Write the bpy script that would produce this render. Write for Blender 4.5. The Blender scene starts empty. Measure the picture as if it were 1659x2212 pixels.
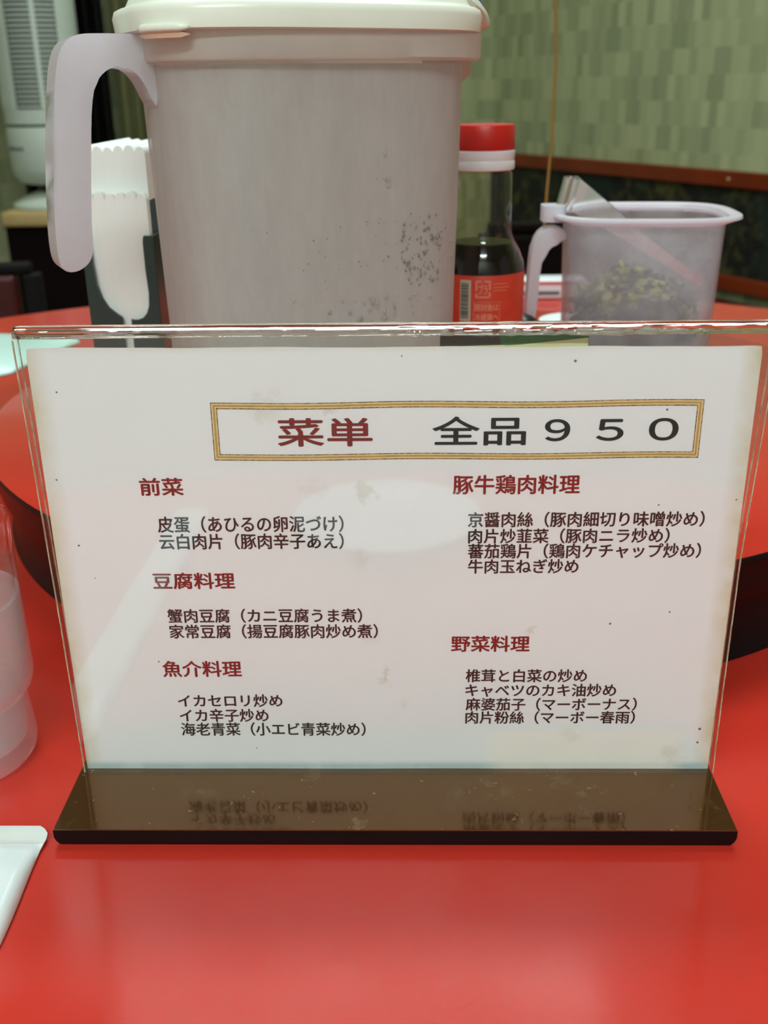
import bpy, bmesh, math, random
from math import sin, cos, pi, radians
from mathutils import Vector, Matrix, noise

# All coordinates below are millimetres; the menu stand's base top centre is (0,0,0),
# the dining table top lies at z = -6.2 and the room floor at z = -ZO.
ZO = 706.2
K = 0.001
def W(p): return Vector((p[0]*K, p[1]*K, (p[2]+ZO)*K))
scene = bpy.context.scene
C = scene.collection

# ------------------------------------------------------------ camera
FPX = 2208.0
PITCH, ROLL, YAW = .3937, -.0134, -.0223
F = Vector((sin(YAW)*cos(PITCH), cos(YAW)*cos(PITCH), -sin(PITCH)))
R0 = F.cross(Vector((0, 0, 1))).normalized(); U0 = R0.cross(F)
RR = R0*cos(ROLL)+U0*sin(ROLL); UU = -R0*sin(ROLL)+U0*cos(ROLL)
cam_d = bpy.data.cameras.new('camera'); cam = bpy.data.objects.new('camera', cam_d); C.objects.link(cam)
cam_d.sensor_fit = 'VERTICAL'; cam_d.sensor_height = 24.0; cam_d.sensor_width = 18.0
cam_d.lens = 24.0*FPX/2212.0
cam_d.clip_start = 0.01; cam_d.clip_end = 50
m3 = Matrix((RR, UU, -F)).transposed()
cam.matrix_world = Matrix.Translation(W((3.44, -285.9, 212.9))) @ m3.to_4x4()
cam_d.dof.use_dof = True; cam_d.dof.focus_distance = 0.325; cam_d.dof.aperture_fstop = cam_d.lens/1.9
scene.camera = cam

# ------------------------------------------------------------ world, exposure
w = bpy.data.worlds.new('world'); scene.world = w; w.use_nodes = True
w.node_tree.nodes['Background'].inputs[0].default_value = (1, .96, .9, 1)
w.node_tree.nodes['Background'].inputs[1].default_value = 0.25
scene.view_settings.view_transform = 'Standard'; scene.view_settings.look = 'None'
scene.view_settings.gamma = 1; scene.view_settings.exposure = 0.0
scene.view_settings.use_curve_mapping = False
scene.cycles.transparent_max_bounces = 32; scene.cycles.max_bounces = 14

# ------------------------------------------------------------ lamps of the room
LAMP = (.87, 1.02, 1.02)
def area(name, p, sx, sy, energy, col=LAMP, rot=(0, 0, 0)):
    l = bpy.data.lights.new(name, 'AREA'); l.shape = 'RECTANGLE'; l.size = sx; l.size_y = sy
    l.energy = energy; l.color = col
    o = bpy.data.objects.new(name, l); o.location = W(p); o.rotation_euler = rot; C.objects.link(o); return o
CEIL = 1650
LAMPS = [(60, 640, 1250, 210, 12), (-200, -1350, 1250, 210, 36), (-50, 1600, 1250, 210, 11)]  # second one is an unseen front fill, added to brighten the menu paper
for i, (lx, ly, sx, sy, e) in enumerate(LAMPS):
    area('lamp_light', (lx, ly, CEIL-86), sx*K, sy*K, e)

# ------------------------------------------------------------ materials
def lin(c):
    return tuple(((v/255)/12.92 if v/255 <= .04045 else ((v/255+.055)/1.055)**2.4) for v in c[:3])+(1,)
class NT:
    def __init__(s, name):
        s.m = bpy.data.materials.new(name); s.m.use_nodes = True; s.t = s.m.node_tree; s.n = s.t.nodes; s.n.clear()
        s.out = s.n.new('ShaderNodeOutputMaterial')
    def add(s, typ, ins=None, **kw):
        n = s.n.new('ShaderNode'+typ)
        for k, v in kw.items(): setattr(n, k, v)
        for k, v in (ins or {}).items():
            if isinstance(v, bpy.types.NodeSocket): s.t.links.new(v, n.inputs[k])
            else: n.inputs[k].default_value = v
        return n
    def surf(s, sock): s.t.links.new(sock, s.out.inputs['Surface']); return s.m
    def co(s): return s.add('TexCoord').outputs['Object']
    def noise(s, scale, detail=3, rough=.5, vec=None):
        n = s.add('TexNoise', {'Scale': scale, 'Detail': detail, 'Roughness': rough})
        s.t.links.new(vec or s.co(), n.inputs['Vector']); return n.outputs['Fac']
    def ramp(s, fac, a, b, ca=(0, 0, 0, 1), cb=(1, 1, 1, 1)):
        r = s.add('ValToRGB', {'Fac': fac}); e = r.color_ramp.elements
        e[0].position = a; e[1].position = b; e[0].color = ca; e[1].color = cb; return r.outputs['Color']
    def mix(s, fac, a, b):
        n = s.add('Mix', data_type='RGBA'); n.inputs[0].default_value = 0.5
        for i, v in ((0, fac), (6, a), (7, b)):
            if isinstance(v, bpy.types.NodeSocket): s.t.links.new(v, n.inputs[i])
            else: n.inputs[i].default_value = v
        return n.outputs[2]
    def fres(s, ior):
        # same two-sided reflectance whether a thin wall is met from outside or inside
        g = s.add('NewGeometry').outputs['Backfacing']
        i = s.add('MapRange', {'Value': g, 'From Min': 0.0, 'From Max': 1.0, 'To Min': ior, 'To Max': 1/ior}).outputs[0]
        return s.add('Fresnel', {'IOR': i}).outputs[0]
    def bump(s, h, strength=.2, dist=.001):
        n = s.add('Bump', {'Strength': strength, 'Distance': dist, 'Height': h}); return n.outputs['Normal']
def plain(name, col, rough=.5, metal=0, var=.06, nscale=60, bump=0, coat=0, spec=.5, ior=1.5):
    t = NT(name); f = t.noise(nscale, 4)
    a = tuple(max(0, c*(1-var)) for c in col[:3])+(1,); b = tuple(min(1, c*(1+var)) for c in col[:3])+(1,)
    c = t.ramp(f, .3, .7, a, b)
    ins = {'Base Color': c, 'Roughness': rough, 'Metallic': metal, 'Specular IOR Level': spec, 'IOR': ior, 'Coat Weight': coat, 'Coat Roughness': .05}
    if bump: ins['Normal'] = t.bump(t.noise(nscale*3, 4), bump)
    return t.surf(t.add('BsdfPrincipled', ins).outputs[0])
M = {}
def red_laminate():
    t = NT('red_laminate')
    c = t.mix(t.noise(9, 4), lin((190, 45, 33)), lin((198, 53, 39)))
    # small pale scratches and dust marks worn into the laminate
    v = t.add('TexVoronoi', {'Scale': 26.0, 'Randomness': 1.0}, feature='F1'); t.t.links.new(t.co(), v.inputs['Vector'])
    d = t.ramp(v.outputs['Distance'], .012, .022, (1, 1, 1, 1), (0, 0, 0, 1))
    gate = t.ramp(t.noise(40, 2), .56, .6)
    sc = t.add('Math', {0: d, 1: gate}, operation='MULTIPLY').outputs[0]
    c = t.mix(sc, c, lin((225, 140, 120)))
    r = t.ramp(t.noise(22, 5), .3, .75, (.13, .13, .13, 1), (.24, .24, .24, 1))
    p = t.add('BsdfPrincipled', {'Base Color': c, 'Roughness': r, 'IOR': 1.42, 'Normal': t.bump(t.noise(900, 2), .02, .0004)})
    return t.surf(p.outputs[0])
M['red'] = red_laminate()
M['black_gloss'] = plain('black_gloss_plastic', (.006, .006, .006), .3, var=.2, spec=.14)
M['black_edge'] = plain('black_edge_band', (.008, .006, .006), .6, spec=.15)

def thin_glass(name, tint=(1, 1, 1, 1), ior=1.49, rough=.0, frost=0, frostcol=(.85, .85, .87, 1), maxr=1.0):
    t = NT(name)
    fr = t.fres(ior)
    tr = t.add('BsdfTransparent', {'Color': tint}).outputs[0]
    gl = t.add('BsdfGlossy', {'Roughness': rough, 'Color': (1, 1, 1, 1)}).outputs[0]
    body = tr
    if frost:
        df = t.add('BsdfDiffuse', {'Color': frostcol}).outputs[0]; tl = t.add('BsdfTranslucent', {'Color': frostcol}).outputs[0]
        s2 = t.add('MixShader', {0: .5, 1: df, 2: tl}).outputs[0]
        nz = t.ramp(t.noise(120, 5), .3, .7, (frost*.85,)*3+(1,), (min(1, frost*1.15),)*3+(1,))
        body = t.add('MixShader', {0: nz, 1: tr, 2: s2}).outputs[0]
    return t.surf(t.add('MixShader', {0: fr, 1: body, 2: gl}).outputs[0])
M['acrylic'] = thin_glass('clear_acrylic_sheet', (.985, .99, .98, 1), 1.45, .02)
def solid_glass(name, col=(1, 1, 1, 1), ior=1.49, rough=0, bump=0):
    t = NT(name); ins = {'Color': col, 'IOR': ior, 'Roughness': rough}
    if bump: ins['Normal'] = t.bump(t.noise(700, 3), bump, .0005)
    return t.surf(t.add('BsdfGlass', ins).outputs[0])
M['acrylic_edge'] = solid_glass('polished_acrylic_edge', (.97, .95, .92, 1))
def edge_mat(name, a_, b_, k):
    t = NT(name); nz = t.noise(180, 4, .6)
    c = t.mix(t.ramp(nz, .4, .6), a_, b_)
    p = t.add('BsdfPrincipled', {'Base Color': c, 'Roughness': .2}).outputs[0]; tr = t.add('BsdfTransparent').outputs[0]
    return t.surf(t.add('MixShader', {0: t.ramp(t.noise(90, 3), .3, .6, (k*.6,)*3+(1,), (k,)*3+(1,)), 1: tr, 2: p}).outputs[0])
M['edge_pale'] = edge_mat('yellowed_acrylic_edge', lin((226, 214, 186)), lin((170, 150, 118)), .8)
M['edge_brown'] = edge_mat('grimy_seam', lin((120, 84, 52)), lin((188, 168, 132)), .5)
M['acrylic_chip'] = thin_glass('chipped_acrylic', (.93, .95, .92, 1), 1.6, .12, .3, (.9, .92, .88, 1))

def paper_mat():
    t = NT('aged_menu_paper'); co = t.co()
    sx = t.add('SeparateXYZ', {0: co})
    X, Z = sx.outputs[0], sx.outputs[2]
    def mth(op, a, b=0.0, cl=False):
        n = t.add('Math', {0: a, 1: b}, operation=op); n.use_clamp = cl; return n.outputs[0]
    def mrange(v, a, b, c=0.0, d=1.0):
        return t.add('MapRange', {'Value': v, 'From Min': a, 'From Max': b, 'To Min': c, 'To Max': d}).outputs[0]
    base = t.mix(t.noise(14, 4), lin((236, 234, 238)), lin((243, 241, 244)))
    nz = t.noise(60, 5, .65); nz2 = t.noise(260, 5, .65)
    # yellowed borders where moisture crept in
    eL = mrange(X, -.105, -.0990, .8, 0); eR = mrange(X, .0985, .1048, 0, .9); eT = mrange(Z, .1432, .1457, 0, 1)
    e = mth('MAXIMUM', eL, eR); e = mth('MAXIMUM', e, mth('MULTIPLY', eT, .45))
    e = mth('MULTIPLY', e, mrange(nz, .3, .65, .25, .95), True)
    c = t.mix(e, base, lin((205, 188, 140)))
    # bluish edge glow along the slot, painted into the paper colour
    bb = mth('MULTIPLY', mrange(Z, .0034, .0014, 0, 1), mrange(nz, .25, .5, .4, .8), True)
    c = t.mix(bb, c, lin((165, 190, 196)))
    lit_patch = mth('MULTIPLY', mth('MULTIPLY', mrange(X, .028, .036, 0, 1), mrange(X, .097, .092, 0, 1)), mrange(Z, .0165, .0145, 0, 1), True)  # patch of light at the lower right, painted into the paper as cream
    c = t.mix(mth('MULTIPLY', lit_patch, .5), c, lin((255, 240, 228)))
    # grease stains
    stains = [(-.0085, .1006, .0036, .75), (-.037, .1267, .006, .45), (-.019, .1262, .003, .6), (-.004, .0335, .0022, .75), (-.0032, .0375, .0015, .8),
              (.0425, .0525, .0018, .8), (-.008, .051, .004, .3), (.058, .0135, .004, .35), (-.011, .079, .004, .3), (.002, .026, .003, .3), (-.024, .1012, .0045, .25),
              (-.034, .0845, .005, .25), (.092, .006, .005, .5)]
    cmb = t.add('CombineXYZ', {0: X, 2: Z}).outputs[0]
    for sxx, szz, r, a in stains:
        d = t.add('VectorMath', {0: cmb, 1: (sxx, 0, szz)}, operation='DISTANCE').outputs['Value']
        k = mth('MULTIPLY', mrange(mth('ADD', d, mth('MULTIPLY', mth('SUBTRACT', nz2, .5), -.014)), r, r*.35, 0, 1), a*.36, True)
        c = t.mix(k, c, lin((176, 158, 112)))
    # black specks
    for sxx, szz, r in [(-0.0977, 0.1322, 0.0003), (-0.0974, 0.0833, 0.0004), (-0.0937, 0.0721, 0.00025), (0.0027, 0.1421, 0.00025), (0.0521, 0.1403, 0.00045), (0.0795, 0.1257, 0.0004), (0.0864, 0.0596, 0.00035), (0.0681, 0.0554, 0.0004), (0.1004, 0.0159, 0.0005), (0.1002, 0.0106, 0.0004), (-0.0766, 0.0419, 0.0003), (-0.1014, 0.105, 0.00035), (0.0797, 0.0959, 0.0003), (-0.0467, 0.0084, 0.0003), (0.1027, 0.0975, 0.00025), (-0.0613, 0.0686, 0.00025)]:
        d = t.add('VectorMath', {0: cmb, 1: (sxx, 0, szz)}, operation='DISTANCE').outputs['Value']
        c = t.mix(mrange(mth('ADD', d, mth('MULTIPLY', mth('SUBTRACT', nz2, .5), -.0006)), r*1.1, r*.7, 0, .85), c, lin((56, 46, 38)))
    p = t.add('BsdfPrincipled', {'Base Color': c, 'Roughness': .6, 'Specular IOR Level': .2, 'Normal': t.bump(t.noise(45, 4), .35, .0012)})
    tl = t.add('BsdfTranslucent', {'Color': c}).outputs[0]
    return t.surf(t.add('MixShader', {0: .08, 1: p.outputs[0], 2: tl}).outputs[0])
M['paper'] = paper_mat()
M['ink_black'] = plain('black_ink', lin((30, 20, 22)), .5, var=.15, nscale=200)
M['ink_dark'] = plain('dense_black_ink', lin((12, 10, 12)), .5, var=.15, nscale=200)
M['ink_red'] = plain('red_ink', lin((128, 16, 16)), .5, var=.15, nscale=200)
M['gold'] = plain('printed_gold', lin((196, 148, 76)), .5, nscale=300, var=.1)
M['cream'] = plain('printed_cream', lin((226, 206, 160)), .5, nscale=300)
def speckled():
    t = NT('speckled_gold_line'); c = t.mix(t.ramp(t.noise(1800, 2), .45, .55), lin((92, 60, 30)), lin((180, 138, 78)))
    return t.surf(t.add('BsdfPrincipled', {'Base Color': c, 'Roughness': .6}).outputs[0])
M['speck'] = speckled()
def base_mat():
    t = NT('brown_acrylic_base'); c = t.mix(t.noise(12, 3), lin((58, 34, 15)), lin((66, 40, 19)))
    sm = t.ramp(t.noise(70, 6, .7), .62, .7); c = t.mix(sm, c, lin((74, 54, 34)))
    spx = t.add('SeparateXYZ', {0: t.co()}); fl = t.add('CombineXYZ', {0: spx.outputs[0], 1: spx.outputs[1]}).outputs[0]; nb = t.noise(350, 4, .6)
    mask = None
    for sx_, sy_, r_, a_ in [(.0545, -.0050, .0035, .9), (.052, -.0085, .002, .8), (.0605, -.0205, .0022, 1.0), (.0385, -.0255, .0016, .9), (.031, -.0075, .0012, .8), (.031, -.0145, .001, .8), (.068, -.0115, .0008, .9), (.0655, -.009, .0006, .9), (.0905, -.009, .0014, .6), (.0605, -.013, .0016, .5), (-.028, -.0035, .004, .4), (-.012, -.0275, .003, .4)]:
        dd = t.add('VectorMath', {0: fl, 1: (sx_, sy_, 0)}, operation='DISTANCE').outputs['Value']
        dd = t.add('Math', {0: dd, 1: t.add('Math', {0: t.add('Math', {0: nb, 1: .5}, operation='SUBTRACT').outputs[0], 1: .012}, operation='MULTIPLY').outputs[0]}, operation='ADD').outputs[0]
        kk = t.add('MapRange', {'Value': dd, 'From Min': r_, 'From Max': r_*.6, 'To Min': 0.0, 'To Max': a_}).outputs[0]
        mask = kk if mask is None else t.add('Math', {0: mask, 1: kk}, operation='MAXIMUM').outputs[0]
    c = t.mix(mask, c, lin((62, 44, 32)))
    # dust fibres and scratches
    v = t.add('TexNoise', {'Scale': 420.0, 'Detail': 2.0}); t.t.links.new(t.co(), v.inputs['Vector'])
    d = t.ramp(v.outputs['Fac'], .70, .76, (0, 0, 0, 1), (.45, .45, .45, 1)); c = t.mix(d, c, lin((150, 120, 92)))
    r = t.ramp(t.noise(70, 6, .7), .55, .72, (.09, .09, .09, 1), (.3, .3, .3, 1))
    r = t.mix(mask, r, (.55, .55, .55, 1))
    p = t.add('BsdfPrincipled', {'Base Color': c, 'Roughness': r, 'IOR': 2.1, 'Specular Tint': lin((255, 204, 148))})
    return t.surf(p.outputs[0])
M['base'] = base_mat()
M['base_side'] = plain('dark_sawn_acrylic_side', lin((16, 7, 7)), .5, spec=.2, var=.3, nscale=30)

def frosted(name, col, trans=.12, mixt=.5, gloss=.3, streak=True, rough=.35):
    t = NT(name); co = t.co()
    mp = t.add('Mapping', {'Vector': co, 'Scale': (1, 1, .3)}).outputs[0]
    f = t.noise(70, 5, .6, mp) if streak else t.noise(40, 3)
    lo = tuple(c*.965 for c in col[:3])+(1,)
    c = t.ramp(f, .35, .65, lo, col)
    df = t.add('BsdfDiffuse', {'Color': c}).outputs[0]; tl = t.add('BsdfTranslucent', {'Color': c}).outputs[0]
    a = t.add('MixShader', {0: mixt, 1: df, 2: tl}).outputs[0]
    tr = t.add('BsdfTransparent', {'Color': (.97, .96, .98, 1)}).outputs[0]
    tf = t.ramp(f, .3, .7, (trans*1.25,)*3+(1,), (trans*.8,)*3+(1,))
    b = t.add('MixShader', {0: tf, 1: a, 2: tr}).outputs[0]
    gl = t.add('BsdfGlossy', {'Roughness': rough}).outputs[0]
    fr = t.fres(1.45)
    fm = t.add('Math', {0: fr, 1: gloss}, operation='MULTIPLY').outputs[0]
    return t.surf(t.add('MixShader', {0: fm, 1: b, 2: gl}).outputs[0])
M['pp_body'] = frosted('frosted_pitcher_plastic', lin((230, 226, 222)), .36, .62, .55)
M['pp_rim'] = frosted('frosted_collar_plastic', lin((244, 238, 230)), .2, .6, .5, False)
M['pp_handle'] = frosted('frosted_handle_plastic', lin((238, 234, 238)), .12, .6, .8, False, .25)
M['pp_small'] = frosted('frosted_tub_plastic', lin((216, 217, 222)), .64, .6, .6, False)
M['pp_small_rim'] = frosted('frosted_tub_rim_plastic', lin((240, 238, 244)), .06, .5, .8, False)
M['lid'] = plain('cream_lid_plastic', lin((238, 238, 222)), .3, var=.02)
M['tab_shade'] = plain('peach_tab_shadow', lin((226, 190, 165)), .5)  # peach tone stands in for the warm shadow below the lid tab
M['blue'] = plain('blue_plastic', lin((40, 78, 190)), .35)
M['drop'] = thin_glass('water_drop', (.9, .9, .9, 1), 1.33, .08, .22, (.8, .8, .78, 1))
M['drop_dark'] = thin_glass('dark_water_speck', (.85, .85, .85, 1), 1.33, .08, .45, (.5, .5, .48, 1))
M['water_clear'] = thin_glass('glass_water', (.97, .97, .97, 1), 1.33, .02, .05, (.9, .92, .9, 1))
M['water'] = thin_glass('water_surface', (.93, .95, .93, 1), 1.33, .02, .35, (.9, .92, .86, 1))
M['white'] = plain('white_plastic', lin((235, 238, 240)), .35, var=.02)
M['cap_red'] = plain('red_cap_plastic', lin((196, 30, 18)), .4, var=.05)
M['bottle_glass'] = thin_glass('bottle_glass', (.90, .86, .74, 1), 1.5, .03)
M['soy'] = plain('dark_soy_sauce', (.006, .003, .002), .12, ior=1.33, spec=.3)
M['label_red'] = plain('orange_red_label', lin((205, 58, 32)), .45, var=.08, nscale=150)
M['label_print'] = plain('pale_label_print', lin((228, 140, 110)), .5)
M['barcode'] = plain('barcode_grey', lin((60, 70, 70)), .5)
M['barcode_bg'] = plain('barcode_panel', lin((190, 190, 168)), .5)
M['napkin'] = plain('white_napkin_paper', lin((236, 238, 232)), .85, var=.02, bump=.2)
M['holder'] = plain('dark_green_grey_plastic', lin((48, 60, 56)), .25, var=.06)
M['chrome'] = plain('chromed_steel', (.88, .88, .87), .12, 1.0)
M['jar_black'] = plain('black_lacquer', (.02, .014, .012), .3)
M['wood_light'] = plain('pale_wood_board', lin((186, 158, 104)), .5, var=.15, nscale=12)
M['wood_dark'] = plain('dark_wood', lin((16, 4, 3)), .7, spec=.1, var=.2, nscale=12)
M['heater'] = plain('grey_white_enamel', lin((194, 202, 188)), .4, var=.02)
M['heater_dark'] = plain('dark_grille_back', lin((30, 28, 22)), .5)
M['heater_print'] = plain('grey_print', lin((95, 102, 108)), .5)
M['seat_red'] = plain('dark_red_vinyl', lin((72, 10, 9)), .45, var=.1)
M['rail_wood'] = plain('red_brown_varnished_wood', lin((118, 42, 14)), .35, var=.2, nscale=9)
M['floor'] = plain('brown_floor', lin((70, 52, 42)), .4, var=.2, nscale=5)
M['ceiling'] = plain('ceiling_white', lin((222, 222, 208)), .8, var=.02)
M['wall_plain'] = plain('plain_pale_wall', lin((205, 203, 192)), .8)
M['mint'] = plain('pale_mint_packet', lin((196, 226, 216)), .3, var=.05, nscale=12)
M['cord'] = plain('golden_cord', lin((146, 116, 48)), .6)
M['card_dark'] = plain('card_dark_print', lin((62, 48, 42)), .5)
M['card_green'] = plain('card_green_print', lin((60, 104, 54)), .5, var=.3, nscale=80)
M['card_yellow'] = plain('card_pale_yellow_print', lin((210, 208, 158)), .5)
M['packet'] = plain('white_towel_film', lin((226, 234, 232)), .28, var=.02, nscale=20)
M['packet_seal'] = plain('greyish_sealed_film', lin((206, 208, 202)), .35, var=.03)
M['pink_print'] = plain('pink_print', lin((205, 90, 90)), .5)
M['brass'] = plain('dull_nail_head', lin((190, 150, 110)), .4)
def wallpaper():
    t = NT('green_block_wallpaper'); co = t.co()
    # object x runs along the wall, z upward
    sp = t.add('SeparateXYZ', {0: co}); cb = t.add('CombineXYZ', {0: sp.outputs[0], 1: sp.outputs[2]}).outputs[0]
    b = t.add('TexBrick', {'Vector': cb, 'Scale': 1.0, 'Mortar Size': .0006, 'Mortar Smooth': 1.0, 'Bias': -.1, 'Brick Width': .027, 'Row Height': .058,
                           'Color1': lin((174, 176, 132)), 'Color2': lin((126, 134, 98)), 'Mortar': lin((156, 160, 120))}, offset=.5)
    c = t.mix(t.noise(3, 3), b.outputs['Color'], lin((166, 170, 126)))
    c = t.mix(.35, b.outputs['Color'], c)
    return t.surf(t.add('BsdfPrincipled', {'Base Color': c, 'Roughness': .85}).outputs[0])
M['wallpaper'] = wallpaper()
def brocade():
    t = NT('dark_patterned_panel')
    c = t.ramp(t.noise(18, 6, .7), .48, .68, lin((10, 8, 8)), lin((88, 82, 36)))
    c = t.mix(t.ramp(t.noise(9, 3), .5, .65), c, lin((14, 30, 26)))
    return t.surf(t.add('BsdfPrincipled', {'Base Color': c, 'Roughness': .6}).outputs[0])
M['brocade'] = brocade()
def curtain_mat():
    t = NT('olive_curtain_cloth'); c = t.mix(t.noise(20, 3), lin((100, 100, 62)), lin((120, 118, 74)))
    return t.surf(t.add('BsdfPrincipled', {'Base Color': c, 'Roughness': .9}).outputs[0])
M['curtain'] = curtain_mat()
def leaf_mat():
    t = NT('pickled_leaf_green'); c = t.mix(t.ramp(t.noise(75, 3), .42, .60), lin((74, 62, 44)), lin((158, 156, 62)))
    return t.surf(t.add('BsdfPrincipled', {'Base Color': c, 'Roughness': .45}).outputs[0])
M['leaf_green'] = leaf_mat()
M['leaf_dark'] = plain('pickled_leaf_dark', lin((56, 42, 34)), .45, var=.3, nscale=200)
def lamp_mat():
    t = NT('lit_lamp_cover'); return t.surf(t.add('Emission', {'Color': LAMP+(1,), 'Strength': 5.0}).outputs[0])
M['lamp'] = lamp_mat()

# ------------------------------------------------------------ mesh helpers (mm)
def mesh_obj(name, bm, mat, origin=(0, 0, 0), parent=None, smooth=False, auto=None):
    """bm holds world mm coordinates; origin is this object's (or its root's) location."""
    me = bpy.data.meshes.new(name)
    po = Vector(parent['_o']) if parent is not None else Vector(origin)
    for v in bm.verts: v.co = (v.co-po)*K
    if bm.faces: bmesh.ops.recalc_face_normals(bm, faces=bm.faces)
    if smooth:
        for f_ in bm.faces: f_.smooth = True
        for e in bm.edges:
            if len(e.link_faces) == 2 and e.calc_face_angle(0) > radians(auto or 35): e.smooth = False
    bm.to_mesh(me); bm.free()
    for mm in (mat if isinstance(mat, (list, tuple)) else [mat]): me.materials.append(M[mm] if isinstance(mm, str) else mm)
    o = bpy.data.objects.new(name, me); C.objects.link(o)
    if parent is None: o.location = W(origin)
    else: o.parent = parent
    o['_o'] = tuple(po)
    return o
def tag(o, label=None, cat=None, group=None, kind=None):
    if label: o['label'] = label
    if cat: o['category'] = cat
    if group: o['group'] = group
    if kind: o['kind'] = kind
    return o
def thing(name, label, cat, loc, group=None):
    o = bpy.data.objects.new(name, None); C.objects.link(o); o.location = W(loc); o['_o'] = tuple(loc); o.empty_display_size = .02
    return tag(o, label, cat, group)
def struct(name, bm, mat, parent=None, origin=(0, 0, 0), **kw):
    o = mesh_obj(name, bm, mat, origin, parent, **kw)
    if parent is None: o['kind'] = 'structure'
    return o
def copy_tree(o, parent=None):
    c = o.copy(); C.objects.link(c)
    if parent is not None: c.parent = parent
    for ch in [x for x in o.children]: copy_tree(ch, c)
    return c

def bm_box(x0, x1, y0, y1, z0, z1, bev=0, seg=2, bm=None):
    b = bmesh.new()
    vs = [b.verts.new(p) for p in ((x0, y0, z0), (x1, y0, z0), (x1, y1, z0), (x0, y1, z0), (x0, y0, z1), (x1, y0, z1), (x1, y1, z1), (x0, y1, z1))]
    for f_ in ((0, 3, 2, 1), (4, 5, 6, 7), (0, 1, 5, 4), (1, 2, 6, 5), (2, 3, 7, 6), (3, 0, 4, 7)): b.faces.new([vs[i] for i in f_])
    if bev: bmesh.ops.bevel(b, geom=list(b.edges), offset=bev, segments=seg, affect='EDGES', profile=.5)
    if bm is not None: merge(bm, b); return bm
    return b
def merge(a, b):
    m = {}
    for v in b.verts: m[v] = a.verts.new(v.co)
    for f_ in b.faces:
        try: nf = a.faces.new([m[v] for v in f_.verts]); nf.smooth = f_.smooth; nf.material_index = f_.material_index
        except ValueError: pass
    b.free(); return a
def xform(bm, mat):
    bmesh.ops.transform(bm, matrix=mat, verts=bm.verts); return bm
def loft(sections, cap0=True, cap1=True, closed=True, bm=None):
    b = bm or bmesh.new(); rings = [[b.verts.new(p) for p in s] for s in sections]; n = len(rings[0])
    for i in range(len(rings)-1):
        for j in range(n if closed else n-1):
            k = (j+1) % n
            b.faces.new((rings[i][j], rings[i][k], rings[i+1][k], rings[i+1][j]))
    if cap0: b.faces.new(rings[0])
    if cap1: b.faces.new(rings[-1])
    return b
def lathe(prof, cx=0, cy=0, n=64, cap0=False, cap1=False, a0=0, a1=2*pi):
    full = abs(a1-a0-2*pi) < 1e-6
    cnt = n if full else n+1
    secs = []
    for r, z in prof:
        secs.append([(cx+max(r, .001)*cos(a0+(a1-a0)*i/n), cy+max(r, .001)*sin(a0+(a1-a0)*i/n), z) for i in range(cnt)])
    return loft(secs, cap0, cap1, closed=full)
def sup(cx, cy, a, b, phi, n, z, N=96):
    out = []
    for i in range(N):
        t = 2*pi*i/N; c, s = cos(t), sin(t)
        u = a*math.copysign(abs(c)**(2/n), c); v = b*math.copysign(abs(s)**(2/n), s)
        out.append((cx+u*cos(phi)-v*sin(phi), cy+u*sin(phi)+v*cos(phi), z))
    return out
def prism(pts, axis_o, du, dn, dz, t0, t1, bev=0, seg=3):
    """pts: 2-D outline (u, z) in plane axis_o + u*du + z*dz, extruded from t0 to t1 along dn."""
    b = bmesh.new(); o, du, dn, dz = map(Vector, (axis_o, du, dn, dz))
    A = [b.verts.new(o+du*u+dz*z+dn*t0) for u, z in pts]; B = [b.verts.new(o+du*u+dz*z+dn*t1) for u, z in pts]
    fa = b.faces.new(A); fb = b.faces.new(B[::-1]); n = len(pts)
    for i in range(n): b.faces.new((A[i], B[i], B[(i+1) % n], A[(i+1) % n]))
    if bev:
        es = [e for e in b.edges if (e in fa.edges or e in fb.edges)]
        bmesh.ops.bevel(b, geom=es, offset=bev, segments=seg, affect='EDGES', profile=.6, clamp_overlap=True)
    return b
def smooth_poly(p, it=2):
    for _ in range(it):
        q = []
        for i in range(len(p)):
            a, b = p[i], p[(i+1) % len(p)]
            q += [(a[0]*.75+b[0]*.25, a[1]*.75+b[1]*.25), (a[0]*.25+b[0]*.75, a[1]*.25+b[1]*.75)]
        p = q
    return p
def tube(path, r, n=10, cap=True):
    secs = []; P = [Vector(p) for p in path]; ref = None
    for i, p in enumerate(P):
        d = (P[min(i+1, len(P)-1)]-P[max(i-1, 0)]).normalized()
        if ref is None: ref = d.orthogonal().normalized()
        s = (ref-d*ref.dot(d)).normalized(); ref = s; t = d.cross(s)
        rr = r[i] if isinstance(r, (list, tuple)) else r
        secs.append([p+s*rr*cos(2*pi*k/n)+t*rr*sin(2*pi*k/n) for k in range(n)])
    return loft(secs, cap, cap)
def disc(cx, cy, r, z, n=96):
    b = bmesh.new(); b.faces.new([b.verts.new((cx+r*cos(2*pi*i/n), cy+r*sin(2*pi*i/n), z)) for i in range(n)]); return b

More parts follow.
